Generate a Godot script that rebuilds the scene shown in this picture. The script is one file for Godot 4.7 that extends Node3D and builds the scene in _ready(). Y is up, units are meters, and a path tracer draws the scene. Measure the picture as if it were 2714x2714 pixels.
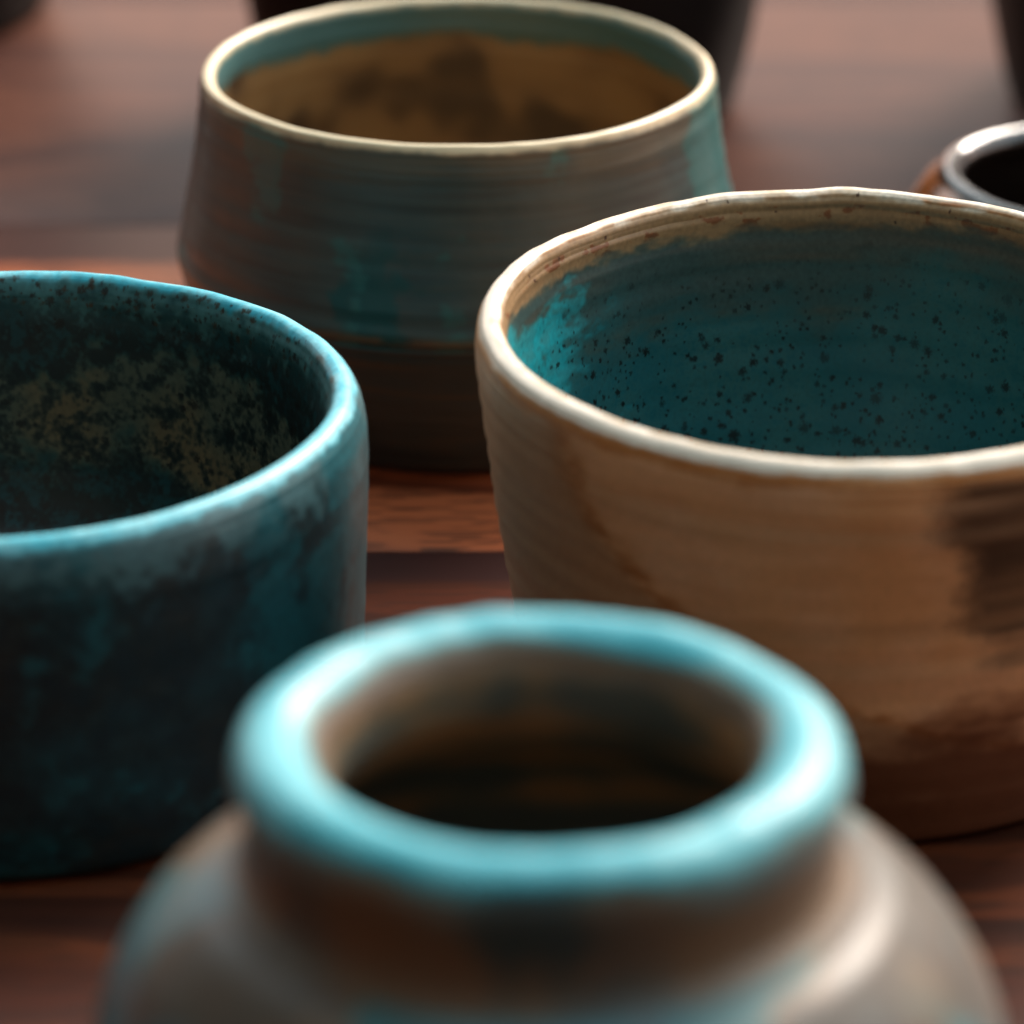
extends Node3D

# ---------------------------------------------------------------- helpers
const MM := 0.001
var rng := RandomNumberGenerator.new()
var fine := FastNoiseLite.new()      # millimetre grain
var mid := FastNoiseLite.new()       # patches of a few millimetres
var broad := FastNoiseLite.new()     # patches of a centimetre or two

func _noise(n: FastNoiseLite, sd: int, freq: float, oct: int) -> void:
	n.seed = sd
	n.noise_type = FastNoiseLite.TYPE_SIMPLEX
	n.frequency = freq
	n.fractal_type = FastNoiseLite.FRACTAL_FBM
	n.fractal_octaves = oct

func tag(o: Node3D, label: String, category: String, group := "") -> void:
	o.set_meta("label", label)
	o.set_meta("category", category)
	if group != "":
		o.set_meta("group", group)

func thing(called: String, at: Vector3) -> Node3D:
	var o := Node3D.new()
	o.name = called
	o.position = at
	add_child(o, true)
	return o

func part(called: String, m: Mesh, mat: Material, parent: Node) -> MeshInstance3D:
	var o := MeshInstance3D.new()
	o.name = called
	o.mesh = m
	o.material_override = mat
	parent.add_child(o, true)
	return o

# A dense smooth profile through control points, in millimetres. Returns points and, for each, the number of the control interval it lies in.
func smooth_profile(c: Array, per: int) -> Array:
	var pts := PackedVector2Array()
	var seg := PackedInt32Array()
	for i in c.size() - 1:
		var p0: Vector2 = c[maxi(i - 1, 0)]
		var p1: Vector2 = c[i]
		var p2: Vector2 = c[i + 1]
		var p3: Vector2 = c[mini(i + 2, c.size() - 1)]
		# centripetal-like: limit tangents by the shorter neighbour so that tight lips do not overshoot
		var l1 := p1.distance_to(p2)
		var t1 := (p2 - p0).normalized() * minf(l1, 1.2 * p0.distance_to(p1) + 0.001) if i > 0 else (p2 - p1)
		var t2 := (p3 - p1).normalized() * minf(l1, 1.2 * p2.distance_to(p3) + 0.001) if i + 2 < c.size() else (p2 - p1)
		for k in per:
			var t := float(k) / per
			var t_2 := t * t
			var t_3 := t_2 * t
			pts.append(p1 * (2 * t_3 - 3 * t_2 + 1) + t1 * (t_3 - 2 * t_2 + t) + p2 * (-2 * t_3 + 3 * t_2) + t2 * (t_3 - t_2))
			seg.append(i)
	pts.append(c[-1])
	seg.append(c.size() - 2)
	return [pts, seg]

# Turns a profile on the wheel. rings: height of the throwing rings, wobble: how far out of round, both in millimetres.
# splits: control numbers where one part ends and the next begins. Returns one mesh per part and the arc length of every row measured from the lip.
func turned(ctrl: Array, per: int, around: int, rings: float, wobble: float, splits: Array, lip: int, sd: int, lean := Vector2.ZERO, shift := 0.0) -> Dictionary:
	var sp := smooth_profile(ctrl, per)
	var pts: PackedVector2Array = sp[0]
	var n := pts.size()
	var arc := PackedFloat32Array()
	arc.resize(n)
	for j in range(1, n):
		arc[j] = arc[j - 1] + pts[j].distance_to(pts[j - 1])
	var total := arc[n - 1]
	var wob := FastNoiseLite.new()
	_noise(wob, sd, 0.5, 2)
	var pos := PackedVector3Array()
	pos.resize(n * (around + 1))
	for j in n:
		var r := pts[j].x
		var y := pts[j].y
		for i in around + 1:
			var a := TAU * (i % around) / around
			var ca := sin(a)
			var sa := cos(a)
			var w := wob.get_noise_3d(ca * 1.6, y * 0.02, sa * 1.6) * wobble * 2.0
			var g := rings * (sin(arc[j] * 1.55 + a * 1.0 + 3.0 * wob.get_noise_2d(arc[j] * 0.12, 7.0)) * 0.6 + fine.get_noise_2d(arc[j] * 0.9, a * 0.4 if a < PI else (TAU - a) * 0.4))
			var rr := r + (w + g) * clampf(r / 12.0, 0.0, 1.0)
			var yy := y + wobble * 0.7 * wob.get_noise_3d(ca * 1.4 + 9.0, 0.0, sa * 1.4) * clampf(y / 20.0, 0.0, 1.0)
			var dent := wob.get_noise_3d(ca * 7.0 + 31.0, y * 0.05, sa * 7.0) * clampf(1.0 - absf(arc[j] - arc[lip * per]) / 9.0, 0.0, 1.0) * wobble
			rr += dent * 0.35
			yy += dent * 0.5
			# lean: the lip rises by so many millimetres towards +x and towards the far side; shift: the lip sits so far to the right of the foot
			var up := clampf(y / pts[lip * per].y, 0.0, 1.0)
			yy += up * (lean.x * ca - lean.y * sa) * r / 45.0
			pos[j * (around + 1) + i] = Vector3(ca * rr + shift * up * up, yy, sa * rr) * MM
	var nor := PackedVector3Array()
	nor.resize(pos.size())
	for j in n:
		var ja := maxi(j - 1, 0)
		var jb := mini(j + 1, n - 1)
		for i in around + 1:
			var ia := (i - 1 + around) % around
			var ib := (i + 1) % around
			var du := pos[j * (around + 1) + ib] - pos[j * (around + 1) + ia]
			var dv := pos[jb * (around + 1) + i] - pos[ja * (around + 1) + i]
			var q := du.cross(dv)
			if q.length() < 1e-16:
				q = Vector3.DOWN if j < n / 2 else Vector3.UP
			nor[j * (around + 1) + i] = q.normalized()
	var meshes := []
	var from := 0
	var ends: Array = splits.duplicate()
	ends.append(ctrl.size() - 1)
	for e in ends:
		var to: int = e * per
		var vp := PackedVector3Array()
		var vn := PackedVector3Array()
		var vt := PackedVector2Array()
		for j in range(from, to + 1):
			for i in around + 1:
				vp.append(pos[j * (around + 1) + i])
				vn.append(nor[j * (around + 1) + i])
				vt.append(Vector2(float(i) / around, arc[j] / total))
		var idx := PackedInt32Array()
		for j in to - from:
			for i in around:
				var p := j * (around + 1) + i
				var q := p + around + 1
				idx.append_array([p, q, p + 1, p + 1, q, q + 1])
		var arr := []
		arr.resize(Mesh.ARRAY_MAX)
		arr[Mesh.ARRAY_VERTEX] = vp
		arr[Mesh.ARRAY_NORMAL] = vn
		arr[Mesh.ARRAY_TEX_UV] = vt
		arr[Mesh.ARRAY_INDEX] = idx
		var m := ArrayMesh.new()
		m.add_surface_from_arrays(Mesh.PRIMITIVE_TRIANGLES, arr)
		meshes.append(m)
		from = to
	return {"meshes": meshes, "arc": arc, "pts": pts, "total": total, "lip": arc[lip * per]}

# Paints the glaze of a turned pot: paint(angle, mm past the lip (negative outside), height, x, y, z) gives a colour. Angle 0 faces the front of the table, +PI/2 is right.
func glaze(t: Dictionary, w: int, h: int, paint: Callable, spots := []) -> ImageTexture:
	var data := PackedByteArray()
	data.resize(w * h * 3)
	var arc: PackedFloat32Array = t.arc
	var pts: PackedVector2Array = t.pts
	var k := 0
	for y in h:
		var s: float = (y + 0.5) / h * t.total
		while k < arc.size() - 2 and arc[k + 1] < s:
			k += 1
		var f := clampf((s - arc[k]) / maxf(arc[k + 1] - arc[k], 1e-6), 0, 1)
		var p := pts[k].lerp(pts[k + 1], f)
		var d: float = s - t.lip
		var o := y * w * 3
		for x in w:
			var a := TAU * (x + 0.5) / w
			var c: Color = paint.call(a if a < PI else a - TAU, d, p.y, sin(a) * p.x, p.y + (60.0 if d > 0 else 0.0), cos(a) * p.x)
			data[o] = int(clampf(c.r, 0, 1) * 255.0)
			data[o + 1] = int(clampf(c.g, 0, 1) * 255.0)
			data[o + 2] = int(clampf(c.b, 0, 1) * 255.0)
			o += 3
	# iron specks: [angle, mm past the lip, radius in mm, colour, strength]
	for sp in spots:
		var s: float = sp[1] + t.lip
		var cy: float = s / t.total * h
		var j := 0
		while j < arc.size() - 2 and arc[j + 1] < s:
			j += 1
		var px: float = w / (TAU * maxf(pts[j].x, 2.0))
		var py: float = h / t.total
		var cx: float = fposmod(sp[0] / TAU, 1.0) * w
		var r: float = sp[2]
		for yy in range(int(cy - r * 1.6 * py), int(cy + r * 1.6 * py) + 2):
			if yy < 0 or yy >= h:
				continue
			for xx in range(int(cx - r * 1.6 * px), int(cx + r * 1.6 * px) + 2):
				var dx: float = (xx + 0.5 - cx) / px
				var dy: float = (yy + 0.5 - cy) / py
				var e: float = sqrt(dx * dx + dy * dy) / r + 0.55 * fine.get_noise_2d(dx * 2.2 + sp[0] * 90.0, dy * 2.2 + sp[1] * 9.0)
				var al: float = (1.0 - smoothstep(0.45, 1.2, e)) * sp[4]
				if al > 0.0:
					var q := (yy * w + posmod(xx, w)) * 3
					var cc: Color = sp[3]
					data[q] = int(lerpf(data[q], cc.r * 255.0, al))
					data[q + 1] = int(lerpf(data[q + 1], cc.g * 255.0, al))
					data[q + 2] = int(lerpf(data[q + 2], cc.b * 255.0, al))
	return ImageTexture.create_from_image(Image.create_from_data(w, h, false, Image.FORMAT_RGB8, data))

func grain_texture(w: int, h: int, sd: int, freq: float, oct: int) -> ImageTexture:
	var n := FastNoiseLite.new()
	_noise(n, sd, freq, oct)
	return ImageTexture.create_from_image(n.get_seamless_image(w, h))

func ceramic(tex: Texture2D, rough: float, coat: float, relief: Texture2D, deep: float, tile := 14.0) -> StandardMaterial3D:
	var m := StandardMaterial3D.new()
	m.albedo_texture = tex
	m.roughness = rough
	m.metallic_specular = 0.5
	if coat > 0.0:
		m.clearcoat_enabled = true
		m.clearcoat = coat
		m.clearcoat_roughness = 0.24
	if relief:
		m.normal_enabled = true
		m.normal_texture = relief
		m.normal_scale = deep
	return m

func bumps(sd: int, freq: float, oct: int, strength: float) -> ImageTexture:
	var n := FastNoiseLite.new()
	_noise(n, sd, freq, oct)
	var im := n.get_seamless_image(1024, 512)
	im.convert(Image.FORMAT_RGBA8)
	im.bump_map_to_normal_map(strength)
	return ImageTexture.create_from_image(im)

# ---------------------------------------------------------------- glazes (sRGB colours of the surface itself)
var C_TAN := Color(0.89, 0.66, 0.46)
var C_ROSE := Color(0.93, 0.73, 0.57)
var C_RUST := Color(0.68, 0.40, 0.18)
var C_CREAM := Color(0.90, 0.84, 0.77)
var C_DARK := Color(0.20, 0.15, 0.11)

func paint_tan_bowl(a: float, d: float, _y: float, x: float, y: float, z: float) -> Color:
	var n1 := fine.get_noise_3d(x, y, z)
	var n2 := mid.get_noise_3d(x, y * 2.2, z)
	var st := broad.get_noise_3d(x * 0.35, y * 4.0, z * 0.35)         # brushed bands round the pot
	var nb := broad.get_noise_3d(x, y, z)
	var c: Color
	if d < 0.0:
		c = C_TAN.lerp(C_ROSE, clampf(0.5 + 1.2 * nb, 0, 1))
		c = c.lerp(C_RUST, clampf(st * 0.5 - 0.06 + nb * 0.4, 0, 0.3))
		c = c.lerp(Color(0.70, 0.55, 0.41), clampf(-st * 0.7 - 0.05, 0, 0.3))
		# greyer first dip on the left, ending in a curved rusty line
		var line := -0.88 + 0.0009 * pow(maxf(-d - 5.0, 0.0), 2.0) + 0.035 * n2
		var left := smoothstep(0.05, -0.05, a - line)
		c = c.lerp(Color(0.70, 0.55, 0.42), left * 0.7)
		c = c.lerp(Color(0.63, 0.36, 0.15), exp(-pow((a - line) / 0.055, 2.0)) * clampf(0.35 + 0.9 * n2 + 0.6 * nb, 0, 0.6))
		# dark streaky patch on the right front
		var edge := 0.13 + 0.0085 * (-d - 5.0) + 0.10 * st + 0.02 * n1
		var pt := smoothstep(-0.05, 0.09, a - edge) * smoothstep(1.5, 1.1, a)
		pt *= smoothstep(2.0, 9.0, -d + 5.0 * st) * smoothstep(33.0, 24.0, -d + 12.0 * st)
		c = c.lerp(C_DARK, pt * clampf(0.75 + 0.5 * st, 0.25, 0.9))
		# red-brown reflection of the table painted in above the foot, with a streaky edge
		var table_reflection := smoothstep(36.0, 46.0, -d + 5.0 * st + 1.5 * n2 + 5.0 * nb)
		c = c.lerp(Color(0.36, 0.20, 0.12), table_reflection * 0.9)
		# glaze thins to rust where the lip turns over
		c = c.lerp(Color(0.74, 0.47, 0.24), smoothstep(-4.2, -2.8, d + n2) * smoothstep(-1.4, -2.0, d) * clampf(0.65 + 1.5 * nb, 0.2, 0.9))
		c = c.lerp(C_CREAM, smoothstep(-2.3, -1.5, d + 0.5 * n2))
	else:
		c = C_CREAM.lerp(Color(0.76, 0.66, 0.54), clampf(0.3 + n2 * 1.4, 0, 1))
		c = c.lerp(Color(0.68, 0.40, 0.20), exp(-pow((d - 1.6 - 0.5 * n2) / 0.4, 2.0)) * clampf(0.65 + 1.3 * nb + 0.8 * n2, 0.1, 0.9))
		c = c.lerp(Color(0.60, 0.47, 0.33).lerp(Color(0.50, 0.35, 0.22), clampf(st * 2.0, 0, 1)), smoothstep(1.4, 2.2, d + 0.4 * n2))
		c = c.lerp(Color(0.45, 0.24, 0.12), smoothstep(0.30, 0.5, n2 + 0.2 * n1) * smoothstep(2.5, 3.2, d) * smoothstep(6.0, 4.5, d) * 0.8)
		# the teal glaze of the inside, thin and greyish where it meets the lip
		var teal := Color(0.12, 0.37, 0.395).lerp(Color(0.20, 0.40, 0.405), clampf(0.5 + nb * 1.3, 0, 1))
		teal = teal.lerp(Color(0.06, 0.31, 0.34), clampf(n1 * 0.9 + n2 * 0.5, 0, 0.6))
		var grey := Color(0.23, 0.31, 0.30).lerp(Color(0.33, 0.31, 0.27), clampf(0.5 + st * 1.6, 0, 1))
		teal = grey.lerp(teal, smoothstep(8.0, 22.0, d + 9.0 * nb + 3.0 * n2))
		# turquoise run on the left, with a ragged drip for an edge
		var run := smoothstep(-0.05, 0.30, 0.42 - absf(a + 1.75) + 0.5 * nb + 0.30 * n2) * smoothstep(7.0, 10.0, d - 2.0 * sin(a * 9.0) + 5.0 * nb + 2.0 * n2)
		teal = teal.lerp(Color(0.08, 0.66, 0.71).lerp(Color(0.18, 0.60, 0.63), clampf(0.5 + 2.0 * n2, 0, 1)), run * 0.85)
		c = c.lerp(teal, smoothstep(4.6, 6.6, d + 1.2 * n2 + 1.5 * nb))
	var g := 1.0 + (0.10 if d > 0.0 else 0.05) * n1
	return Color(c.r * g, c.g * g, c.b * g)

func paint_teal_cup(a: float, d: float, _y: float, x: float, y: float, z: float) -> Color:
	var n1 := fine.get_noise_3d(x * 0.8, y * 0.8, z * 0.8)
	var n2 := mid.get_noise_3d(x * 1.2, y * 1.2, z * 1.2)
	var nb := broad.get_noise_3d(x, y, z)
	var c: Color
	var cyan := Color(0.28, 0.69, 0.76).lerp(Color(0.42, 0.72, 0.77), clampf(0.5 + 1.2 * n2, 0, 1)).lerp(Color(0.08, 0.60, 0.68), clampf(-1.0 * n2 + 1.2 * nb + 0.1, 0, 0.8))
	if d < 1.0:
		c = Color(0.04, 0.16, 0.19).lerp(Color(0.115, 0.17, 0.18), clampf(0.35 + 1.0 * n2, 0, 1))
		c = c.lerp(Color(0.045, 0.28, 0.32), clampf(nb * 1.2 + n2 * 0.3, 0, 0.6))
		# glaze pooled pale under the lip, turquoise clouds painting side light onto the right flank
		c = c.lerp(Color(0.32, 0.47, 0.49), smoothstep(10.0, 4.5, -d + 6.0 * n2 + 4.0 * nb) * 0.75)
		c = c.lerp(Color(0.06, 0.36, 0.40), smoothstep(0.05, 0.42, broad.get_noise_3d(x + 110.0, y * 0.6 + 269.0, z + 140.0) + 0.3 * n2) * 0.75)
		c = c.lerp(cyan, smoothstep(-3.0, -1.8, d + 1.0 * n2))
	else:
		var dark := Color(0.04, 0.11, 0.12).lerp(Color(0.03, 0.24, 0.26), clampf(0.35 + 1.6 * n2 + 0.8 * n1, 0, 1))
		# olive brown ring midway down the inside, broken up by black specks
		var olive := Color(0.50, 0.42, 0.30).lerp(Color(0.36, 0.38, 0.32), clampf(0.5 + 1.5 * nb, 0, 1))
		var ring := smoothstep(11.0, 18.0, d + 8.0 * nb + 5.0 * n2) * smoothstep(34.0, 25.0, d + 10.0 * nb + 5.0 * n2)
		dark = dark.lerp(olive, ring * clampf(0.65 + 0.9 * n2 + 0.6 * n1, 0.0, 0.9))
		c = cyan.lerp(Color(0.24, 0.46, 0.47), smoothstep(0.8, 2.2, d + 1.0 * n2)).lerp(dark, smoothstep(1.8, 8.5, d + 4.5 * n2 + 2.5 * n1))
	var g := 1.0 + 0.12 * n1
	return Color(c.r * g, c.g * g, c.b * g)

func paint_grey_mug(a: float, d: float, yy: float, x: float, y: float, z: float) -> Color:
	var n2 := mid.get_noise_3d(x, y, z)
	var st := mid.get_noise_3d(x * 0.15, y * 3.6, z * 0.15)
	var nb := broad.get_noise_3d(x * 0.8, y * 0.8, z * 0.8)
	var c: Color
	if d < 0.0:
		c = Color(0.29, 0.335, 0.32).lerp(Color(0.21, 0.315, 0.325), clampf(0.5 + 1.5 * nb, 0, 1))
		c = c.lerp(Color(0.33, 0.34, 0.31), clampf(st * 0.8, 0, 0.35))
		c = c.lerp(Color(0.22, 0.24, 0.23), clampf(-st * 1.0, 0, 0.5))
		# thin beige glaze below the lip
		c = c.lerp(Color(0.45, 0.41, 0.33), smoothstep(6.5, 2.0, -d + 5.0 * nb + 3.0 * st) * 0.6)
		if yy > 23.6:
			# a teal run down the front; turquoise clouds put side light into the right flank
			c = c.lerp(Color(0.05, 0.32, 0.33), smoothstep(0.15, 0.05, absf(a + 0.31) + 0.10 * n2) * smoothstep(12.0, 22.0, -d + 6.0 * nb) * 0.8)
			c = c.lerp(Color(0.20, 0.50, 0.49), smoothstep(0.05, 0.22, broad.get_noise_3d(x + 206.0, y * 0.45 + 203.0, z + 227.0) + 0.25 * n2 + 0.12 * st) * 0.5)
		else:
			c = c.lerp(Color(0.19, 0.22, 0.21), 0.5)
			c = c.lerp(Color(0.36, 0.29, 0.22), clampf(st * 2.2 - 0.55, 0, 0.6))
		c = c.lerp(Color(0.46, 0.38, 0.28), exp(-pow((yy - 25.0) / 0.7, 2.0)) * clampf(0.6 + n2, 0.2, 0.9))
		c = c.lerp(Color(0.88, 0.79, 0.64), smoothstep(-2.2, -1.2, d + 0.5 * n2))
	else:
		c = Color(0.88, 0.79, 0.64).lerp(Color(0.30, 0.46, 0.46), smoothstep(0.9, 2.2, d + 0.4 * n2))
		var brown := Color(0.63, 0.50, 0.33).lerp(Color(0.54, 0.42, 0.28), clampf(0.5 + nb * 1.6, 0, 1))
		brown = brown.lerp(Color(0.22, 0.17, 0.13), smoothstep(0.05, 0.45, nb) * 0.65)
		c = c.lerp(brown, smoothstep(5.5, 8.0, d + 2.0 * nb + 1.0 * n2))
	return c

func paint_jar(a: float, d: float, yy: float, x: float, y: float, z: float) -> Color:
	var n2 := mid.get_noise_3d(x, y, z)
	var nb := broad.get_noise_3d(x, y, z)
	var nc := broad.get_noise_3d(x + 200.0, y * 0.6, z)
	var cyan := Color(0.17, 0.61, 0.67).lerp(Color(0.36, 0.69, 0.73), clampf(0.4 + 2.0 * nb + n2, 0, 1))
	var brown := Color(0.41, 0.33, 0.25).lerp(Color(0.27, 0.29, 0.28), clampf(0.5 + 2.0 * nc, 0, 1))
	var c: Color
	if d < 0.0:
		if yy > 53.0:
			c = brown.lerp(Color(0.12, 0.24, 0.27), smoothstep(0.22, 0.05, absf(a + 0.12) + 0.25 * nb) * 0.8)
		else:
			c = Color(0.40, 0.30, 0.20).lerp(Color(0.22, 0.33, 0.35), clampf(0.5 + 2.0 * nc, 0, 1))
			c = c.lerp(Color(0.10, 0.38, 0.41), smoothstep(-0.03, 0.16, nb) * 0.85)
			c = c.lerp(Color(0.24, 0.20, 0.16), smoothstep(0.06, 0.26, -nb + 0.2 * n2) * 0.75)
		c = c.lerp(Color(0.36, 0.44, 0.44), smoothstep(-9.5, -6.5, d + 2.0 * nb) * clampf(0.7 + 1.5 * nb, 0, 1))
		c = c.lerp(cyan, smoothstep(-6.0, -3.4, d + 1.6 * nb + 0.5 * n2))
	else:
		c = cyan.lerp(Color(0.38, 0.31, 0.25), smoothstep(2.2, 4.4, d + 1.4 * nb))
		c = c.lerp(Color(0.30, 0.35, 0.35).lerp(Color(0.64, 0.49, 0.34), clampf(0.5 + 0.5 * sin(d * 0.62 - 1.2 + 2.0 * nb) + 1.4 * nc, 0, 1)), smoothstep(5.0, 7.5, d + n2))
	return c

func paint_small_jar(a: float, d: float, _yy: float, x: float, y: float, z: float) -> Color:
	var n2 := mid.get_noise_3d(x, y, z)
	var c := Color(0.66, 0.36, 0.14).lerp(Color(0.50, 0.27, 0.12), clampf(0.5 + n2 * 2.0, 0, 1))
	c = c.lerp(Color(0.22, 0.20, 0.19), smoothstep(-1.35, -1.05, a + 0.3 * n2))
	if d > 0.0:
		c = Color(0.16, 0.12, 0.10)
	return c.lerp(Color(0.20, 0.18, 0.17), smoothstep(3.4, 2.6, absf(d - 0.6) + 0.5 * n2))

# ---------------------------------------------------------------- wood
func wood_texture(sd: int, tone: Color, pale: Color, streak: float) -> ImageTexture:
	var w := 2048
	var h := 256
	var n := FastNoiseLite.new()
	_noise(n, sd, 0.02, 4)
	var pore := FastNoiseLite.new()
	_noise(pore, sd + 50, 0.5, 2)
	var data := PackedByteArray()
	data.resize(w * h * 3)
	var o := 0
	for y in h:
		var v := y / 256.0 * 125.0     # mm across
		for x in w:
			var u := x / 2048.0 * 1800.0    # mm along
			var warp := n.get_noise_2d(u * 0.10, v * 0.5) * 26.0
			var g := n.get_noise_2d(u * 0.035 + 400.0, (v + warp) * 3.4)
			var b := n.get_noise_2d(u * 0.03 + 900.0, (v + warp * 0.6) * 0.75)
			var p := pore.get_noise_2d(u * 0.09, v * 2.6)
			var c := tone.lerp(pale, clampf(0.5 + b * 1.6, 0, 1))
			c = c.lerp(Color(tone.r * 0.62, tone.g * 0.6, tone.b * 0.6), clampf(g * 1.1 - 0.05, 0, 0.6))
			c = c.lerp(Color(tone.r * 0.55, tone.g * 0.5, tone.b * 0.55), smoothstep(0.22, 0.46, b + 0.3 * g) * 0.6)
			c = c.lerp(Color(0.20, 0.11, 0.08), smoothstep(0.28, 0.5, p) * 0.55)
			# dark heartwood along one edge of the board
			c = c.lerp(Color(0.17, 0.085, 0.085), (1.0 - smoothstep(streak * 0.8, streak * 1.1 + 0.001, y / 256.0 + 0.03 * b + 0.015 * g)) * 0.75)
			data[o] = int(clampf(c.r, 0, 1) * 255)
			data[o + 1] = int(clampf(c.g, 0, 1) * 255)
			data[o + 2] = int(clampf(c.b, 0, 1) * 255)
			o += 3
	return ImageTexture.create_from_image(Image.create_from_data(w, h, false, Image.FORMAT_RGB8, data))

# a board lying along x with eased long edges; its top is at y = 0
func board(length: float, width: float, thick: float, ease: float) -> ArrayMesh:
	var st := SurfaceTool.new()
	st.begin(Mesh.PRIMITIVE_TRIANGLES)
	var hw := width / 2.0
	var prof := [Vector2(-hw, -thick), Vector2(-hw, -ease), Vector2(-hw + ease * 0.3, -ease * 0.3), Vector2(-hw + ease, 0), Vector2(hw - ease, 0), Vector2(hw - ease * 0.3, -ease * 0.3), Vector2(hw, -ease), Vector2(hw, -thick)]
	var hl := length / 2.0
	for i in prof.size():
		var p: Vector2 = prof[i]
		var q: Vector2 = prof[(i + 1) % prof.size()]
		var va := clampf(0.5 + p.x / width, 0.01, 0.99)
		var vb := clampf(0.5 + q.x / width, 0.01, 0.99)
		var a := Vector3(-hl, p.y, p.x)
		var b := Vector3(hl, p.y, p.x)
		var c := Vector3(hl, q.y, q.x)
		var d := Vector3(-hl, q.y, q.x)
		for t in [[a, Vector2(0, va)], [c, Vector2(1, vb)], [b, Vector2(1, va)], [a, Vector2(0, va)], [d, Vector2(0, vb)], [c, Vector2(1, vb)]]:
			st.set_uv(t[1])
			st.add_vertex(t[0])
	for s in [-1.0, 1.0]:
		for i in range(1, prof.size() - 1):
			var tri := [prof[0], prof[i], prof[i + 1]]
			if s > 0:
				tri = [prof[0], prof[i + 1], prof[i]]
			for p in tri:
				st.set_uv(Vector2(0.01, clampf(0.5 + p.x / width, 0.01, 0.99)))
				st.add_vertex(Vector3(s * hl, p.y, p.x))
	st.generate_normals()
	return st.commit()

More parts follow.
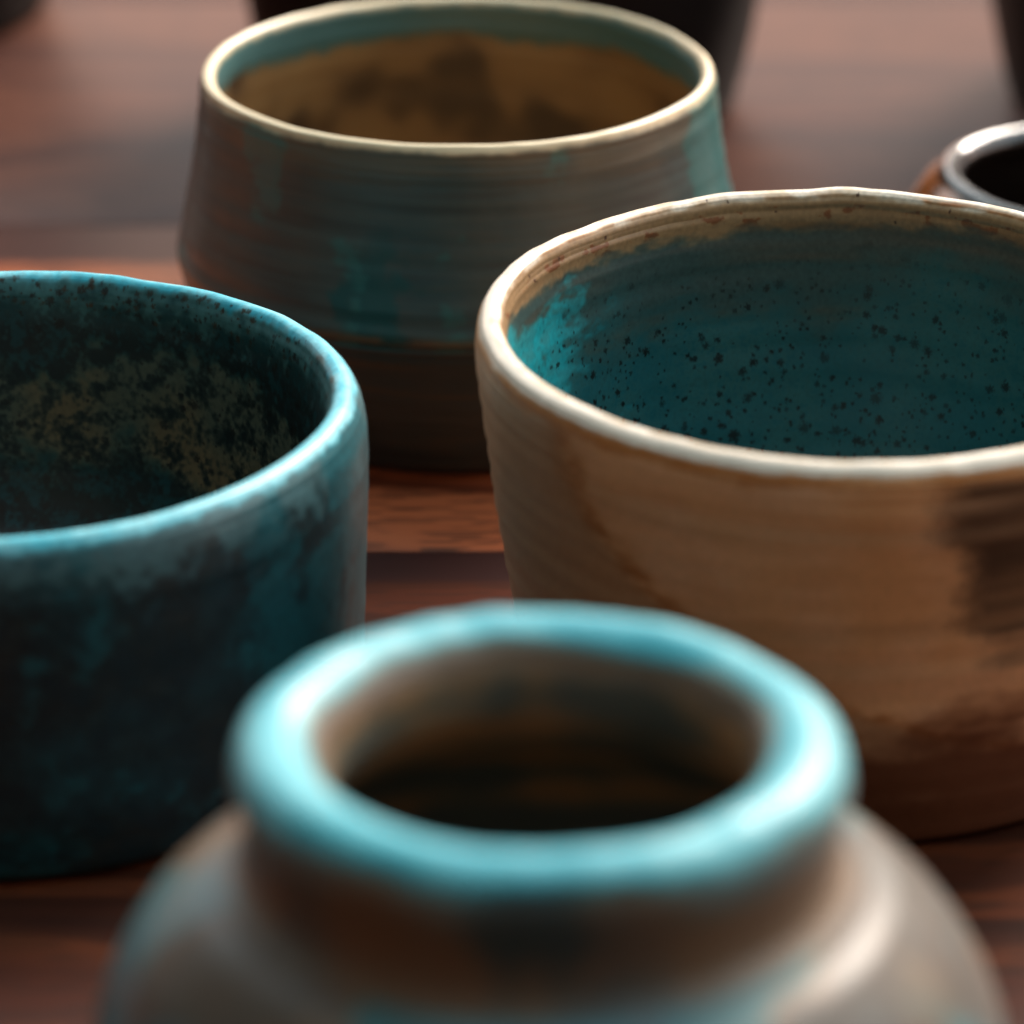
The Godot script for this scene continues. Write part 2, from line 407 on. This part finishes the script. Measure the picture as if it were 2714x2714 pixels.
func _ready() -> void:
	# ------------------------------------------------------------ camera, sky, sun, exposure
	var cam := Camera3D.new()
	cam.name = "camera"
	cam.position = Vector3(0, 0.2364, 0.5)
	cam.rotation_degrees = Vector3(-23.6, 0, 0)
	cam.near = 0.02
	cam.far = 60.0
	var lens := CameraAttributesPhysical.new()
	lens.frustum_focal_length = 93.03
	lens.frustum_near = 0.02
	lens.frustum_far = 60.0
	lens.frustum_focus_distance = 0.540
	lens.exposure_aperture = 8.8
	cam.attributes = lens
	add_child(cam)
	cam.current = true

	var we := WorldEnvironment.new()
	we.name = "world_environment"
	var env := Environment.new()
	env.background_mode = Environment.BG_SKY
	var psm := ProceduralSkyMaterial.new()
	psm.sky_top_color = Color(0.80, 0.95, 1.0)
	psm.sky_energy_multiplier = 1.2
	psm.sky_horizon_color = Color(0.95, 0.70, 0.55)
	psm.sky_curve = 0.30
	psm.ground_bottom_color = Color(0.25, 0.22, 0.20)
	psm.ground_horizon_color = Color(0.30, 0.28, 0.26)
	psm.sun_angle_max = 1.0
	var sky := Sky.new()
	sky.sky_material = psm
	env.sky = sky
	env.tonemap_mode = Environment.TONE_MAPPER_LINEAR
	env.tonemap_exposure = 1.58
	env.sdfgi_enabled = true
	env.ssao_enabled = true
	env.ssil_enabled = true
	we.environment = env
	add_child(we)

	var sun := DirectionalLight3D.new()
	sun.name = "sun"
	sun.light_color = Color(1.0, 0.95, 0.90)
	sun.light_energy = 1.2
	sun.light_angular_distance = 26.0
	sun.shadow_enabled = true
	sun.look_at_from_position(Vector3(0.47, 0.72, -0.78), Vector3.ZERO)
	add_child(sun)

	rng.seed = 11
	_noise(fine, 3, 0.9, 2)
	_noise(mid, 8, 0.16, 3)
	_noise(broad, 21, 0.035, 3)

	# ------------------------------------------------------------ unseen walls added behind the camera and at left to shade the pots
	var shade_wall := MeshInstance3D.new()
	shade_wall.name = "shade_wall"
	var wb := BoxMesh.new()
	wb.size = Vector3(7.0, 4.0, 0.3)
	shade_wall.mesh = wb
	var wm := StandardMaterial3D.new()
	wm.albedo_color = Color(0.28, 0.245, 0.22)
	wm.roughness = 0.9
	shade_wall.material_override = wm
	shade_wall.position = Vector3(-0.6, 1.2, 1.05)
	add_child(shade_wall)
	tag(shade_wall, "added dark panel behind the camera, unseen, that shades the near sides", "shade_wall")
	var side := MeshInstance3D.new()
	side.name = "shade_wall_001"  # added as well, unseen, to darken the left flanks
	var sb := BoxMesh.new()
	sb.size = Vector3(0.3, 4.0, 1.9)
	side.mesh = sb
	side.material_override = wm
	side.position = Vector3(-1.15, 1.2, -0.055)
	add_child(side)
	tag(side, "added dark panel along the left end of the table, unseen, that shades the left sides", "shade_wall")

	# ------------------------------------------------------------ table of walnut boards
	var table := thing("wooden_table", Vector3.ZERO)
	tag(table, "reddish brown wooden table of long boards that carries all the pots", "table")
	var wood := []
	for k in 3:
		var m := StandardMaterial3D.new()
		m.albedo_texture = wood_texture(100 + k * 7, [Color(0.87, 0.48, 0.27), Color(0.60, 0.30, 0.175), Color(0.30, 0.135, 0.075)][k], [Color(0.93, 0.57, 0.35), Color(0.68, 0.37, 0.23), Color(0.37, 0.18, 0.095)][k], [-0.1, 0.145, 0.075][k])
		m.roughness = 0.46
		m.metallic_specular = 0.32
		wood.append(m)
	var plank := board(1.8, 0.1417, 0.028, 0.0004)
	# joints seen in the photograph: z = -0.027 and z = -0.169
	for k in 9:
		var b := part("plank", plank, wood[[2, 2, 2, 1, 0, 0, 1, 0, 0][k]], table)  # bright back and shaded front painted in by paler and darker board tones
		b.position = Vector3(rng.randf_range(-0.2, 0.2), -0.00005 * (k % 2), 0.328 - 0.142 * k)
		if k > 4 and k % 2:
			b.rotation.y = PI

	# ------------------------------------------------------------ pots
	var soft := bumps(5, 0.02, 3, 1.2)
	var t: Dictionary

	# tan bowl on the right
	var bowl := thing("tan_bowl", Vector3(0.043, 0, 0.5 - 0.4768))
	tag(bowl, "tan stoneware bowl with cream lip and speckled teal inside", "bowl")
	t = turned([Vector2(0, 1.6), Vector2(30, 1.4), Vector2(33, 1.0), Vector2(35, 0.0), Vector2(38.6, 0.0), Vector2(40.2, 1.4), Vector2(41.3, 6), Vector2(42.7, 16), Vector2(43.9, 25), Vector2(45.6, 37), Vector2(47.2, 47.5), Vector2(47.6, 52.6), Vector2(47.2, 54.6), Vector2(45.9, 55.8),
		Vector2(44.5, 55.4), Vector2(43.7, 53.5), Vector2(43.1, 48), Vector2(42.2, 38), Vector2(40.5, 26), Vector2(36.5, 13), Vector2(29, 7), Vector2(17, 5), Vector2(0, 4.6)], 10, 288, 0.11, 0.5, [4, 11, 15], 13, 31, Vector2(0.0, 1.2))
	var specks := []
	for i in 4200:
		var r := 0.09 + 0.22 * rng.randf() + 0.45 * pow(rng.randf(), 9.0)
		if i < 170:
			r = rng.randf_range(0.40, 0.85)
		var where := 7.0 + 40.0 * pow(rng.randf(), 0.8)
		specks.append([rng.randf() * TAU, where, r, Color(0.015, 0.055, 0.065).lerp(Color(0.08, 0.055, 0.05), rng.randf()), rng.randf_range(0.45, 0.95) * smoothstep(5.0, 20.0, where)])
	for i in 30:
		specks.append([rng.randf() * TAU, rng.randf_range(1.0, 5.0), rng.randf_range(0.12, 0.3), Color(0.22, 0.12, 0.07), 0.85])
	var tan_mat := ceramic(glaze(t, 2048, 896, paint_tan_bowl, specks), 0.42, 0.0, soft, 0.25)
	var names := ["foot", "outer_wall", "lip", "inner_wall"]
	for k in 4:
		part(names[k], t.meshes[k], tan_mat, bowl)

	# a bead of glaze that ran together under the lip, on the far side of the inside
	var bead := SphereMesh.new()
	bead.radius = 0.0022
	bead.height = 0.0044
	bead.radial_segments = 24
	bead.rings = 12
	var bead_mat := StandardMaterial3D.new()
	bead_mat.albedo_color = Color(0.06, 0.21, 0.24)
	bead_mat.roughness = 0.4
	var bl := part("glaze_bead", bead, bead_mat, bowl)
	bl.position = Vector3(0.0043, 0.0517, -0.0437)
	bl.scale = Vector3(1.05, 0.6, 0.22)

	# teal cup on the left
	var cup := thing("teal_cup", Vector3(-0.068, 0, 0.5 - 0.4733))
	tag(cup, "dark teal cup with bright turquoise lip and mottled black inside", "cup")
	t = turned([Vector2(0, 1.6), Vector2(36, 1.4), Vector2(39, 0.8), Vector2(41, 0), Vector2(45.5, 0), Vector2(47.8, 1.8), Vector2(48.9, 8), Vector2(49.3, 20), Vector2(49.4, 34), Vector2(49.2, 40), Vector2(48.4, 43.9), Vector2(47.1, 45.7), Vector2(45.8, 46.1),
		Vector2(44.6, 45.3), Vector2(43.8, 42.8), Vector2(43.3, 35), Vector2(42.3, 18), Vector2(38.5, 9), Vector2(30, 5.2), Vector2(15, 4.2), Vector2(0, 4)], 10, 256, 0.05, 0.35, [4, 10, 14], 12, 47)
	specks = []
	for i in 1500:
		specks.append([rng.randf() * TAU, 2.5 + 52.0 * pow(rng.randf(), 1.2), 0.18 + 0.6 * pow(rng.randf(), 3.0), Color(0.03, 0.05, 0.055).lerp(Color(0.13, 0.085, 0.06), rng.randf() * 0.6), rng.randf_range(0.5, 0.9)])
	for i in 800:
		specks.append([rng.randf() * TAU, rng.randf_range(1.0, 6.0), 0.15 + 0.4 * pow(rng.randf(), 2.0), Color(0.26, 0.17, 0.11).lerp(Color(0.05, 0.14, 0.16), rng.randf()), rng.randf_range(0.5, 0.9)])
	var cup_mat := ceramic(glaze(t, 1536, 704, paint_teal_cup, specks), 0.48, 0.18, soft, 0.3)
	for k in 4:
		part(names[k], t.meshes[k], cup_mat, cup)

	# grey brown mug behind
	var mug := thing("grey_mug", Vector3(-0.0082, 0, 0.5 - 0.5895))
	tag(mug, "grey brown round mug with pale narrow lip and olive brown inside", "mug")
	t = turned([Vector2(0, 1.6), Vector2(27, 1.4), Vector2(29, 0.8), Vector2(31, 0), Vector2(34, 0), Vector2(35.6, 1.2), Vector2(37.6, 5), Vector2(40.6, 12), Vector2(43.2, 20.4), Vector2(44.0, 23.2), Vector2(44.0, 24.0), Vector2(44.5, 24.9), Vector2(43.6, 29.6), Vector2(41.6, 39.2), Vector2(40.2, 49), Vector2(39.9, 52), Vector2(39.3, 53.6), Vector2(38.5, 54),
		Vector2(37.7, 53.4), Vector2(37.3, 51.6), Vector2(37.7, 47), Vector2(39.3, 38), Vector2(41.0, 25), Vector2(39, 13), Vector2(29, 7), Vector2(14, 5.4), Vector2(0, 5)], 8, 224, 0.10, 0.25, [4, 15, 19], 17, 59)
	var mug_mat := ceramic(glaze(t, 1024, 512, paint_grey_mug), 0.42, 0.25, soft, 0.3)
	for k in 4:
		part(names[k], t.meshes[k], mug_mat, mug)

	# round jar in front
	var jar := thing("round_jar", Vector3(0.0040, 0, 0.5 - 0.3359))
	tag(jar, "round bellied jar in front with thick turquoise rolled lip and short neck", "jar")
	t = turned([Vector2(0, 1.6), Vector2(26, 1.4), Vector2(29, 0.8), Vector2(31, 0), Vector2(34, 0), Vector2(37, 2), Vector2(43, 12), Vector2(45.2, 24), Vector2(44.4, 36), Vector2(40, 45), Vector2(34.6, 50.2), Vector2(31, 52.3), Vector2(28.7, 54.4), Vector2(28.2, 57.6), Vector2(28.8, 60.8), Vector2(29.4, 63.1), Vector2(28.8, 65.5), Vector2(27.2, 67.1), Vector2(25, 67.6),
		Vector2(22.8, 66.7), Vector2(20.9, 64.7), Vector2(20.2, 62), Vector2(20.6, 58.5), Vector2(24, 54), Vector2(35, 45), Vector2(40, 32), Vector2(39, 16), Vector2(31, 7), Vector2(15, 5.4), Vector2(0, 5)], 8, 192, 0.06, 0.3, [4, 11, 14, 21], 18, 73, Vector2.ZERO, -1.5)
	var jar_mat := ceramic(glaze(t, 768, 448, paint_jar), 0.5, 0.25, soft, 0.25)
	var jar_names := ["foot", "shoulder", "neck", "lip", "inner_wall"]
	for k in 5:
		part(jar_names[k], t.meshes[k], jar_mat, jar)

	# small jar at the right edge, behind the tan bowl
	var small := thing("small_jar", Vector3(0.0955, 0, 0.5 - 0.6104))
	tag(small, "small rust and grey jar with shiny dark lip behind the tan bowl", "jar")
	t = turned([Vector2(0, 1), Vector2(20, 0.8), Vector2(22, 0), Vector2(24, 0), Vector2(28, 4), Vector2(32, 13), Vector2(32, 21), Vector2(29, 26.5), Vector2(26.6, 28.8), Vector2(25.8, 29.9), Vector2(24.6, 30.2), Vector2(23.2, 29.4), Vector2(22.5, 27.5), Vector2(26, 22), Vector2(28, 13), Vector2(22, 4), Vector2(0, 3)], 8, 128, 0.03, 0.2, [3, 8, 12], 10, 83)
	var small_mat := ceramic(glaze(t, 512, 192, paint_small_jar), 0.16, 0.8, null, 0)
	for k in 4:
		part(names[k], t.meshes[k], small_mat, small)

	# three black bowls far behind, out of focus
	var black := StandardMaterial3D.new()
	black.albedo_color = Color(0.08, 0.075, 0.075)
	black.roughness = 0.5
	black.metallic_specular = 0.3
	t = turned([Vector2(0, 1.6), Vector2(38, 1.4), Vector2(40, 0), Vector2(43, 0), Vector2(45, 3), Vector2(48.5, 18), Vector2(51, 36), Vector2(52.5, 58), Vector2(52.4, 64), Vector2(51, 65.4), Vector2(49.6, 64), Vector2(48, 50), Vector2(46, 22), Vector2(38, 8), Vector2(0, 6)], 6, 96, 0.05, 0.3, [3, 8, 10], 9, 97)
	var dark := thing("black_bowl", Vector3(-0.002, 0, 0.5 - 0.740))
	for k in 4:
		part(names[k], t.meshes[k], black, dark)
	var g := "black bowls at the back of the table"
	tag(dark, "black bowl standing directly behind the grey mug, blurred", "bowl", g)
	var d2: Node3D = dark.duplicate()
	d2.name = "black_bowl_001"
	d2.position = Vector3(0.1415, 0, 0.5 - 0.7446)
	add_child(d2, true)
	tag(d2, "black bowl cut by the right edge, beyond the small jar, blurred", "bowl", g)
	var d3: Node3D = dark.duplicate()
	d3.name = "black_bowl_002"
	d3.position = Vector3(-0.1425, 0, 0.5 - 0.808)
	add_child(d3, true)
	tag(d3, "black bowl in the top left corner, only its dark base showing", "bowl", g)
